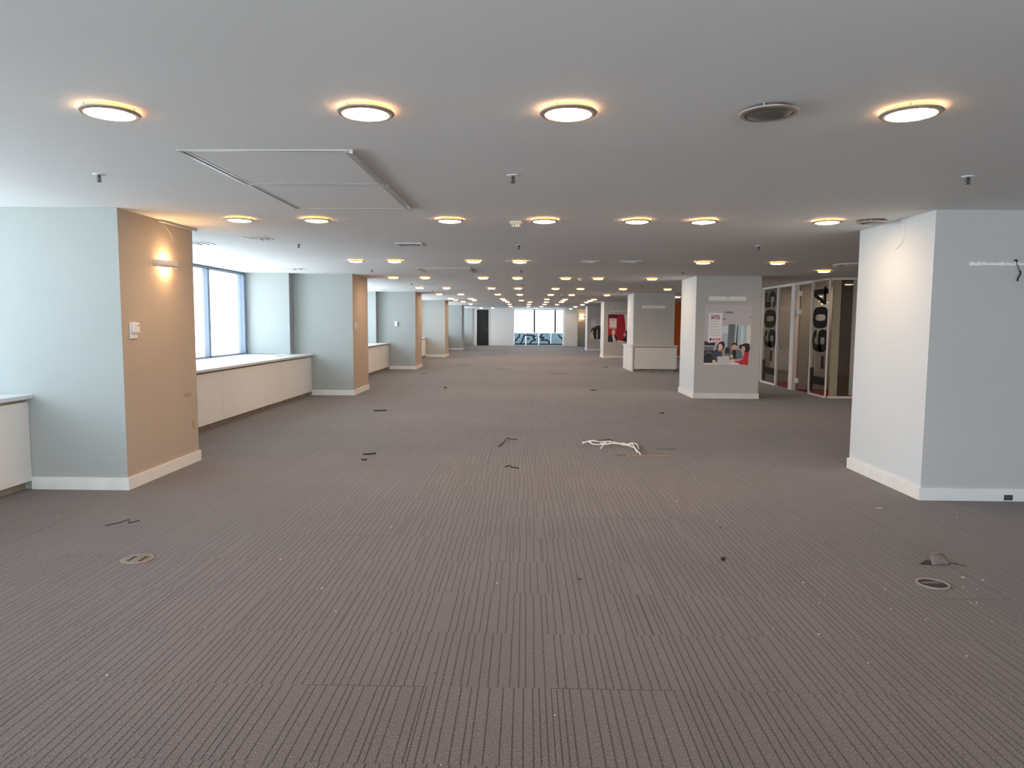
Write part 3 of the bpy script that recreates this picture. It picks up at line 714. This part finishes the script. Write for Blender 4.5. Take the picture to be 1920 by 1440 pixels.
picture('poster', lil, [(c_dk, P3((355,880),(355,712),(470,712),(470,880))), (c_gr, P3((380,740),(460,740),(460,735),(380,735))), (wht, P3((398,870),(412,870),(412,760),(400,760))), (hair, E3(340, 780, 28, 40)), (skin, E3(338, 790, 15, 24)), (hair, P3((345,880),(385,880),(380,770),(350,760))), (cream, P3((303,880),(303,820),(325,795),(352,830),(358,880)))],
  3.50, 4.40, .64, 1.80, 38.299, 'grey poster of a dark-haired woman on the farthest right column')
notice(3.55, 3.80, 1.28, 1.62, 38.291, 'white notice stuck on the grey far poster', False)

# ------------------------------------------------------------------ white counter round the third right column
t = thing('counter', 'white counter wrapped around a right column', 'counter', (3.95, 22.6, 0))
def CB(name, m, *a, bev=0):
    x0, x1, y0, y1, z0, z1 = a; return box(name, m, t, x0-3.95, x1-3.95, y0-22.6, y1-22.6, z0, z1, bev=bev)
CB('front_panel', white, 3.33, 4.63, 21.63, 21.67, .085, .755, bev=.003)
CB('side_panel', white, 3.26, 3.31, 21.61, 23.55, .0, .80, bev=.003)
CB('end_panel', white, 4.605, 4.63, 21.67, 23.5, .085, .755)
bm = bmesh.new()
for q in ((3.22, 4.66, 21.60, 21.93), (3.22, 3.312, 21.93, 23.6), (4.62, 4.66, 21.93, 23.55)): bm_box(bm, q[0]-3.95, q[1]-3.95, q[2]-22.6, q[3]-22.6, .775, .805)
link('counter_top', bm, white, t)
CB('plinth', kick_m, 3.32, 4.55, 21.70, 21.74, 0, .085)
CB('shadow_gap', darkgrey, 3.34, 4.61, 21.66, 21.68, .755, .775)

# ------------------------------------------------------------------ orange wall beyond
o = box('wall_orange', orange, None, 4.75, XR, 31.0, 31.15, 0, H-.001); o['kind'] = 'structure'
bmo = box('baseboard_orange', basem, o, 4.75, XR, 30.985, 31.0, 0, .08)

# ------------------------------------------------------------------ glass rooms
GX = 6.05
tag(box('red_carpet', redcar, None, GX+.06, XR, 14.26, 18.3, .001, .012), 'red carpet inside the glass rooms', 'carpet')
tag(box('inner_wall', greywall, None, 8.2, 8.3, 14.3, 18.2, .012, H-.001), 'plain grey back wall inside the glass rooms', 'partition wall')
tag(box('inner_wall', greywall, None, GX+.12, 8.2, 16.0, 16.08, .012, H-.001), 'grey dividing wall between the two glass rooms', 'partition wall')
tag(box('inner_wall', greywall, None, GX+.0, XR, 18.2, 18.3, 0, H-.001), 'grey end wall behind the left glass room', 'partition wall')
tag(box('inner_wall', greywall, None, GX, GX+.1, 18.3, 26.5, 0, H-.001), 'plain grey wall running on behind the glass rooms', 'partition wall')
def glazed(name, label, y0, y1, z1, cat, fr=.045, bottom=True, head=True):
    t = thing(name, label, cat, (GX, (y0+y1)/2, 0)); oy = (y0+y1)/2
    bm = bmesh.new()
    h0 = .03 if fr > .04 else .012; bm_box(bm, -h0, h0, y0-oy, y0+fr-oy, 0, z1); bm_box(bm, -.03, .03, y1-fr-oy, y1-oy, 0, z1)
    if head: bm_box(bm, -.03, .03, y0+fr-oy, y1-fr-oy, z1-fr, z1)
    if bottom: bm_box(bm, -.03, .03, y0+fr-oy, y1-fr-oy, 0, fr)
    link('frame', bm, white, t)
    bm = bmesh.new(); bm_box(bm, -.005, .005, y0+fr-oy, y1-fr-oy, fr if bottom else .01, z1-fr); link('pane', bm, bglass, t)
    return t, oy
# glyphs in a unit box (x right 0..1, y up 0..1) as polygons
def loop(n, hw, hh, p=2.6, cx=.5, cy=.5):
    out = []
    for i in range(n):
        a = 2*math.pi*i/n; c, s = math.cos(a), math.sin(a)
        out.append((cx+hw*math.copysign(abs(c)**(2/p), c), cy+hh*math.copysign(abs(s)**(2/p), s)))
    return out
def ringpolys(o, i):
    n = len(o); return [[o[k], o[(k+1) % n], i[(k+1) % n], i[k]] for k in range(n)]
GLY = {
 'T': [rect(0, 1, .78, 1), rect(.34, .66, 0, .78)],
 '-': [rect(0, 1, 0, 1)],
 '0': ringpolys(loop(28, .5, .5, 3), loop(28, .15, .33, 3)),
 '6': ringpolys(loop(28, .5, .31, 3, .5, .31), loop(28, .16, .14, 3, .5, .31)) +
      [[(0, .31), (.31, .40), (.31, .70), (.0, .70)], [(0, .70), (.31, .70), (.36, .84), (.13, .93)], [(.13, .93), (.36, .84), (.5, .865), (.5, 1)], [(.5, 1), (.5, .865), (.64, .84), (.87, .93)], [(.87, .93), (.64, .84), (.67, .74), (.98, .74)]],
 '5': [rect(.05, .95, .85, 1), rect(.05, .36, .46, .85), [(.05, .46), (.36, .52), (.5, .545), (.5, .68), (.36, .62)], [(.5, .545), (.5, .68), (.86, .62), (.64, .52)], [(.86, .62), (.64, .52), (.68, .42), (1, .46)],
       [(1, .46), (.68, .42), (.68, .24), (1, .22)], [(1, .22), (.68, .24), (.64, .16), (.86, .06)], [(.86, .06), (.64, .16), (.5, .135), (.5, 0)], [(.5, 0), (.5, .135), (.36, .16), (.14, .06)], [(.14, .06), (.36, .16), (.32, .27), (0, .27), (0, .22)]],
 '4': [rect(.58, .88, 0, 1), rect(0, 1, .18, .34), [(0, .34), (.27, .34), (.62, .86), (.62, 1), (.5, 1)]],
}
def number(t, oy, items, x):
    bm = bmesh.new()
    for ch, (yl, yr, zb, zt) in items:
        # rotated a quarter turn: glyph up points to +Y, glyph right points up
        fn = lambda u, v, d, yl=yl, yr=yr, zb=zb, zt=zt: (x+d, yr+(yl-yr)*v-oy, zb+(zt-zb)*u)
        for p in GLY[ch]: bm_prism(bm, p, fn, 0, .0015)
    o = link('room_number', bm, film, t); return o
t605, oy = glazed('glass_partition', 'glass panel with the large vertical room number T-605', 17.05, 18.14, 2.395, 'glass partition')
number(t605, oy, [('T', (18.02, 17.17, .07, .585)), ('-', (17.50, 17.38, .575, .835)), ('6', (18.0, 17.17, .905, 1.35)), ('0', (18.02, 17.2, 1.39, 1.835)), ('5', (18.0, 17.23, 1.875, 2.285))], -.009)
t604, oy = glazed('glass_partition', 'glass panel with the large vertical room number T-604', 14.235, 15.06, 2.395, 'glass partition', fr=.03)
number(t604, oy, [('T', (15.02, 14.26, .07, .57)), ('-', (14.49, 14.365, .575, .835)), ('6', (14.98, 14.24, .915, 1.375)), ('0', (14.98, 14.25, 1.395, 1.84)), ('4', (14.98, 14.24, 1.88, 2.24))], -.009)
tag(box('partition_post', white, None, GX-.05, GX+.05, 15.93, 16.14, 0, 2.40, bev=.004), 'thick white post between the two glass room doors', 'post')
bm = bmesh.new(); bm_box(bm, GX-.035, GX+.035, 15.06, 15.93, 2.345, 2.40); bm_box(bm, GX-.035, GX+.035, 16.14, 17.05, 2.345, 2.40)
tag(link('door_head_rail', bm, white), 'white rail over the two glass room doors', 'rail')
def gdoor(label, hinge, width, ang, hy):
    """leaf hinged at (GX, hinge): local leaf runs along +y*sgn, rotated by ang"""
    t = thing('glass_door', label, 'glass door', (hinge[0], hinge[1], 0)); t.rotation_euler[2] = ang; s = 1 if width > 0 else -1
    a, b = sorted((s*.012, width))
    bm = bmesh.new(); bm_box(bm, -.005, .005, a, b, .012, 2.335); gl_ = link('glass_leaf', bm, bglass, t)
    for z in (.22, 1.755, 2.16):
        bm = bmesh.new(); bm_box(bm, -.022, .022, -.03 if s > 0 else -.06, .06 if s > 0 else .03, z-.055, z+.055, bev=.004); link('hinge', bm, whitep, t)
    y = width-s*.07
    bm = bmesh.new(); bm_box(bm, -.018, .018, y-.035, y+.035, .86, .95, bev=.003)
    for q in (-1, 1): bm_tube(bm, [(q*.018, y, .905), (q*.055, y, .905), (q*.055, y-s*.12, .905)], .009, 8)
    link('door_handle', bm, steel, gl_)
    bm = bmesh.new(); bm_box(bm, -.007, .007, width-s*.001, width+s*.004, .012, 2.335); link('edge_seal', bm, whitep, gl_)
    return t
gdoor('closed glass door of the left glass room beside number 605', (GX, 16.16), .87, 0, 0)
gdoor('open glass door seen behind number 604', (GX+.04, 15.9), -.85, math.radians(42), 0)
# frontal glazing of the right room
t = thing('glass_partition', 'wide plain glass front of the right glass room facing the camera', 'glass partition', (7.8, 14.2, 0))
bm = bmesh.new(); bm_box(bm, -1.72, 1.7, -.03, .03, 0, .04); bm_box(bm, -1.72, 1.7, -.03, .03, 2.36, 2.40)
link('frame', bm, white, t)
bm = bmesh.new(); bm_box(bm, -1.70, 1.7, -.005, .005, .04, 2.36); link('pane', bm, bglass, t)
tag(box('brown_panel', brownw, None, 6.315, 6.54, 14.30, 14.36, .012, H-.001), 'tall dark brown panel behind the glass front', 'panel')
tag(box('blind', mat('lilac_blind', rgb(225, 218, 222), .8), None, 6.545, 7.9, 14.31, 14.33, .05, 2.36), 'pale vertical blind behind the glass front, right of the brown panel', 'blind')
tag(box('beige_panel', mat('beige_board', rgb(215, 196, 172), .7), None, 6.16, 6.31, 14.31, 14.35, .012, H-.001), 'narrow beige panel left of the dark brown panel', 'panel')

# ------------------------------------------------------------------ floor items
def ngon_ring(bm, r0, r1, z0, z1, seg=32):
    bm_lathe(bm, [(r0, z0), (r0, z1), (r1, z1), (r1, z0)], seg=seg, closed=True)
t = thing('floor_box', 'round metal floor box lid with two dark slots', 'floor box', (-2.375, 4.17, 0))
bm = bmesh.new(); ngon_ring(bm, .078, .092, 0, .006); link('rim', bm, mat('worn_lid_metal', rgb(150, 138, 126), .5, metal=.3), t)
bm = bmesh.new(); bm_lathe(bm, [(0, .005), (.078, .005), (.078, .0), (0, 0)], seg=32); ld = link('lid', bm, mat('lid_plastic', rgb(128, 118, 108), .6), t)
for x in (-.035, .035):
    bm = bmesh.new(); bm_box(bm, x-.009, x+.009, -.045, .045, .005, .0062); link('slot', bm, dark, ld)
t = thing('floor_outlet', 'open round floor socket with a dark interior', 'floor box', (2.325, 3.93, 0))
bm = bmesh.new(); ngon_ring(bm, .074, .088, 0, .007); link('rim', bm, mat('grey_rim', rgb(150, 142, 134), .6), t)
bm = bmesh.new(); bm_lathe(bm, [(0, .0012), (.074, .0012)], seg=32); link('opening', bm, mat('socket_well', rgb(36, 36, 38), .6), t)
bm = bmesh.new(); bm_prism(bm, [(-.06, .02), (.05, .035), (.06, .0), (-.05, -.01)], lambda u, v, d: (u, v+.01, d), .0016, .0030); link('socket_insert', bm, mat('socket_face', rgb(92, 96, 100), .5), t)
# carpet flap peeled up at the cut
t = thing('carpet_flap', 'lifted curl of cut carpet beside a dark gap in the floor', 'carpet flap', (2.56, 4.30, 0))
bm = bmesh.new(); n = 10; g = []
for i in range(n+1):
    u = i/n; row = []
    for j in range(7):
        v = j/6; row.append(bm.verts.new((-.055+.12*v*(1-.35*u)+.02*u, -.05+.02*v+.05*math.sin(u*2.2), .004+.062*math.sin(u*2.0)*(1-.5*abs(v-.45)))))
    g.append(row)
for i in range(n):
    for j in range(6): f = bm.faces.new((g[i][j], g[i+1][j], g[i+1][j+1], g[i][j+1])); f.smooth = True
fo = link('flap', bm, mat('carpet_back_grey', rgb(128, 116, 110), .95, mottle=(40, .15)), t); fo.modifiers.new('thick', 'SOLIDIFY').thickness = .006
bm = bmesh.new(); bm_prism(bm, [(-.13, -.035), (-.04, .045), (-.02, .04), (-.015, -.045), (-.07, -.05)], lambda u, v, d: (u, v, d), .0008, .0016)
bm_prism(bm, [(.06, .0), (.15, -.06), (.155, -.055), (.07, .02)], lambda u, v, d: (u, v, d), .0008, .0016); link('dark_gap', bm, dark, t)

def debris(loc, s, label, col=dark, elong=1.0, rot=0, hgt=.5, cat='debris', group=None, name='debris'):
    bm = bmesh.new(); bmesh.ops.create_icosphere(bm, subdivisions=1, radius=1)
    rr = random.Random(int(loc[0]*1000)+int(loc[1]*777))
    for v in bm.verts: v.co *= rr.uniform(.65, 1.2); v.co.x *= s*elong; v.co.y *= s; v.co.z *= s*hgt
    z0 = min(v.co.z for v in bm.verts)
    for v in bm.verts: v.co.z -= z0
    o = link(name, bm, col); o.location = (loc[0], loc[1], .0005); o.rotation_euler[2] = rot
    return tag(o, label, cat, group)
debris((1.235, 4.28), .018, 'black lump of debris right of centre on the near carpet', hgt=1.1, elong=1.2)
debris((.32, 3.93), .010, 'small black chip near the centre foreground', elong=1.5, hgt=.4)
debris((1.42, 5.0), .006, 'tiny black chip beyond the black lump', elong=1.5)
debris((-.37, 2.72+.1), .004, 'tiny dark chip in the lower centre foreground')
debris((-1.79, 15.65), .05, 'dark scrap on the far carpet left of centre', elong=.6, hgt=.5, rot=.4)
debris((-2.90, 20.02), .06, 'dark torn patch near the third left column', elong=2, hgt=.12)
debris((1.49, 15.44), .045, 'dark scrap on the far carpet right of centre', elong=1.6, hgt=.2)
debris((2.25, 11.54), .035, 'dark scrap left of the poster column', elong=1.7, hgt=.2)
debris((2.68, 23.63), .08, 'dark mark on the carpet left of the white counter', elong=1.8, hgt=.08)
debris((-1.07, 35.05), .09, 'dark mark on the far carpet near the end wall', elong=1.8, hgt=.08)
def wire(pts, r, m, label, name='wire_scrap', cat='wire', group=None):
    bm = bmesh.new(); bm_tube(bm, smooth_path(pts, 5), r, 7, 0); return tag(link(name, bm, m), label, cat, group)
wire([(-2.99, 4.86, .004), (-2.93, 4.93, .006), (-2.88, 4.97, .018), (-2.86, 4.93, .006), (-2.82, 5.0, .004)], .0028, dark, 'dark twisted wire scrap on the left foreground carpet')
wire([(-1.79, 7.66, .005), (-1.74, 7.67, .006), (-1.66, 7.72, .005)], .009, dark, 'short dark scrap right of the leftmost column, farther one')
wire([(-1.74, 7.36, .005), (-1.68, 7.36, .006)], .008, dark, 'short dark scrap in front of another dark scrap near the left column')
wire([(-2.50, 11.5, .006), (-2.40, 11.5, .008), (-2.30, 11.56, .005)], .014, dark, 'dark scrap before the long radiator cover')
wire([(-.31, 8.25, .004), (-.26, 8.5, .01), (-.22, 8.78, .02), (-.19, 8.80, .005), (-.10, 8.78, .004)], .005, felt, 'lifted dark carpet edge left of the cable bundle')
wire([(-.20, 7.06, .004), (-.16, 7.08, .014), (-.13, 7.05, .005), (-.06, 7.0, .004)], .006, dark, 'dark scrap in the centre of the carpet')
def slot(x0, x1, y0, y1, label): tag(box('carpet_gap', felt, None, x0, x1, y0, y1, .0006, .002), label, 'carpet gap')
slot(.72, 1.22, 20.6, 20.72, 'dark gap between carpet tiles right of centre in the distance')
slot(-.95, -.45, 22.4, 22.5, 'dark gap between carpet tiles left of centre in the distance')
slot(-2.35, -2.0, 24.3, 24.42, 'faint gap between carpet tiles near the fourth left column')
# cable bundle
def F(zx, zy):   # crop pixel of the bundle -> floor, measured scale
    px, py = 1060+zx/8.727, 800+zy/8.727
    t_ = (py-857)/(-26.0); y = 7.74+t_*(8.55-7.74)*(1+.10*(t_-1)); return ((px-984-(py-606.6)*-.0)/1319*y*1.0, y)
cabs = [([(300,285),(380,285),(460,310),(600,310),(700,320),(760,325),(900,325),(1050,335),(1130,360),(1165,430),(1190,450)], .008, cable_w),
        ([(330,280),(420,262),(520,280),(600,255),(690,250),(760,280),(850,300),(1000,320),(1110,340),(1150,390),(1250,480)], .008, cable_w),
        ([(400,270),(470,265),(560,265),(640,290),(700,300),(760,290),(900,300),(960,290),(1060,325)], .007, cable_w),
        ([(590,375),(640,335),(690,315),(640,290),(580,285)], .007, cable_w),
        ([(940,290),(1020,300),(1100,295),(1170,300),(1205,340),(1215,375)], .008, cable_w),
        ([(1000,300),(1080,290),(1140,290),(1190,305),(1230,390),(1235,420)], .006, cable_b),
        ([(460,250),(600,238),(740,240),(820,265),(900,278)], .005, dark)]
names = ['white cable in the bundle on the carpet, reaching toward its left end', 'white cable of the bundle ending at the wooden strip', 'white cable lying along the top of the bundle', 'short white cable end bent forward out of the bundle',
         'white cable curving over the right end of the bundle', 'blue-grey cable at the right end of the bundle', 'thin black cable along the rear of the bundle']
for (p, r, m), nm in zip(cabs, names):
    pts = []
    for i, q in enumerate(p):
        x, y = F(*q); pts.append((x, y, r+.001+(0 if i in (0, len(p)-1) else random.uniform(0, .03))))
    wire(pts, r, m, nm, 'cable', 'cable', 'cables of the bundle on the carpet')
bm = bmesh.new(); bmesh.ops.create_uvsphere(bm, u_segments=10, v_segments=6, radius=.015); x, y = F(300, 285)
o = link('cable_end', bm, whitep); o.location = (x, y, .0155); tag(o, 'small white plug at the left end of the cable bundle', 'plug')
tag(box('wood_strip', wood, None, 1.13, 1.60, 7.735, 7.765, .001, .012), 'thin pale wooden strip right of the cable bundle', 'strip')
tag(box('carpet_gap', dark, None, 1.02, 1.58, 7.775, 7.80, .0006, .002), 'dark gap along the thin wooden strip', 'carpet gap')
tag(box('carpet_gap', felt, None, 1.55, 1.78, 8.18, 8.205, .0006, .002), 'dark gap behind the wooden strip', 'carpet gap')
# plaster crumbs
CR = [(-3.47, 5.06, 0.0053, 1), (-1.5, 4.2, 0.0044, 1.5), (-1.11, 3.74, 0.0039, 3), (-0.95, 3.43, 0.0043, 1), (-1.72, 2.76, 0.0035, 1.5), (-1.52, 3.22, 0.0027, 1), (-0.95, 4.91, 0.0052, 1.5), (-0.15, 3.85, 0.004, 1.5), (0.23, 3.88, 0.0041, 1), (-0.27, 2.21, 0.0029, 1), (0.12, 2.52, 0.0024, 2.5), (-0.2, 5.62, 0.0053, 1), (2.84, 5.58, 0.007, 4), (3.32, 5.35, 0.0067, 1), (2.51, 4.97, 0.0052, 1), (1.59, 3.92, 0.0049, 1.2), (1.56, 3.63, 0.0042, 1), (1.64, 3.75, 0.0032, 1), (2.01, 3.84, 0.0044, 1), (1.9, 3.56, 0.0045, 1), (1.4, 3.25, 0.0034, 2), (1.5, 2.97, 0.0034, 1), (2.01, 3.44, 0.0033, 1), (1.97, 3.05, 0.0029, 2), (2.56, 4.04, 0.0051, 3.5), (2.47, 3.89, 0.0045, 1), (2.33, 3.76, 0.0039, 1), (2.37, 3.66, 0.0046, 1), (2.4, 3.66, 0.0046, 1), (2.33, 3.43, 0.0032, 1), (2.65, 4.0, 0.0038, 3), (2.53, 3.86, 0.0041, 1), (2.08, 5.27, 0.0044, 1), (1.44, 5.18, 0.0044, 1), (1.21, 3.31, 0.0028, 1), (1.26, 5.74, 0.0054, 2)]
for (x, y, s, el) in CR:
    reg = ('close to the open floor socket' if x > 1.9 and 3.2 < y < 4.4 else 'beyond the carpet flap, near the rightmost column' if x > 1.6 and y >= 4.4 else 'right of the black lump of debris' if x > 1.3 and y > 3.3
           else 'in the right foreground' if x > 1.2 else 'left of the centre line in the foreground' if x < -.5 and y > 3.4 else 'at the lower left' if x < -.5 else 'in the centre foreground')
    shp = 'sliver' if el > 1.8 else 'crumb'
    debris((x, y), s, 'tiny pale plaster %s on the carpet %s' % (shp, reg), crumb_m, elong=el, rot=0, hgt=.6, group='plaster crumbs scattered on the carpet', name='plaster_crumb')
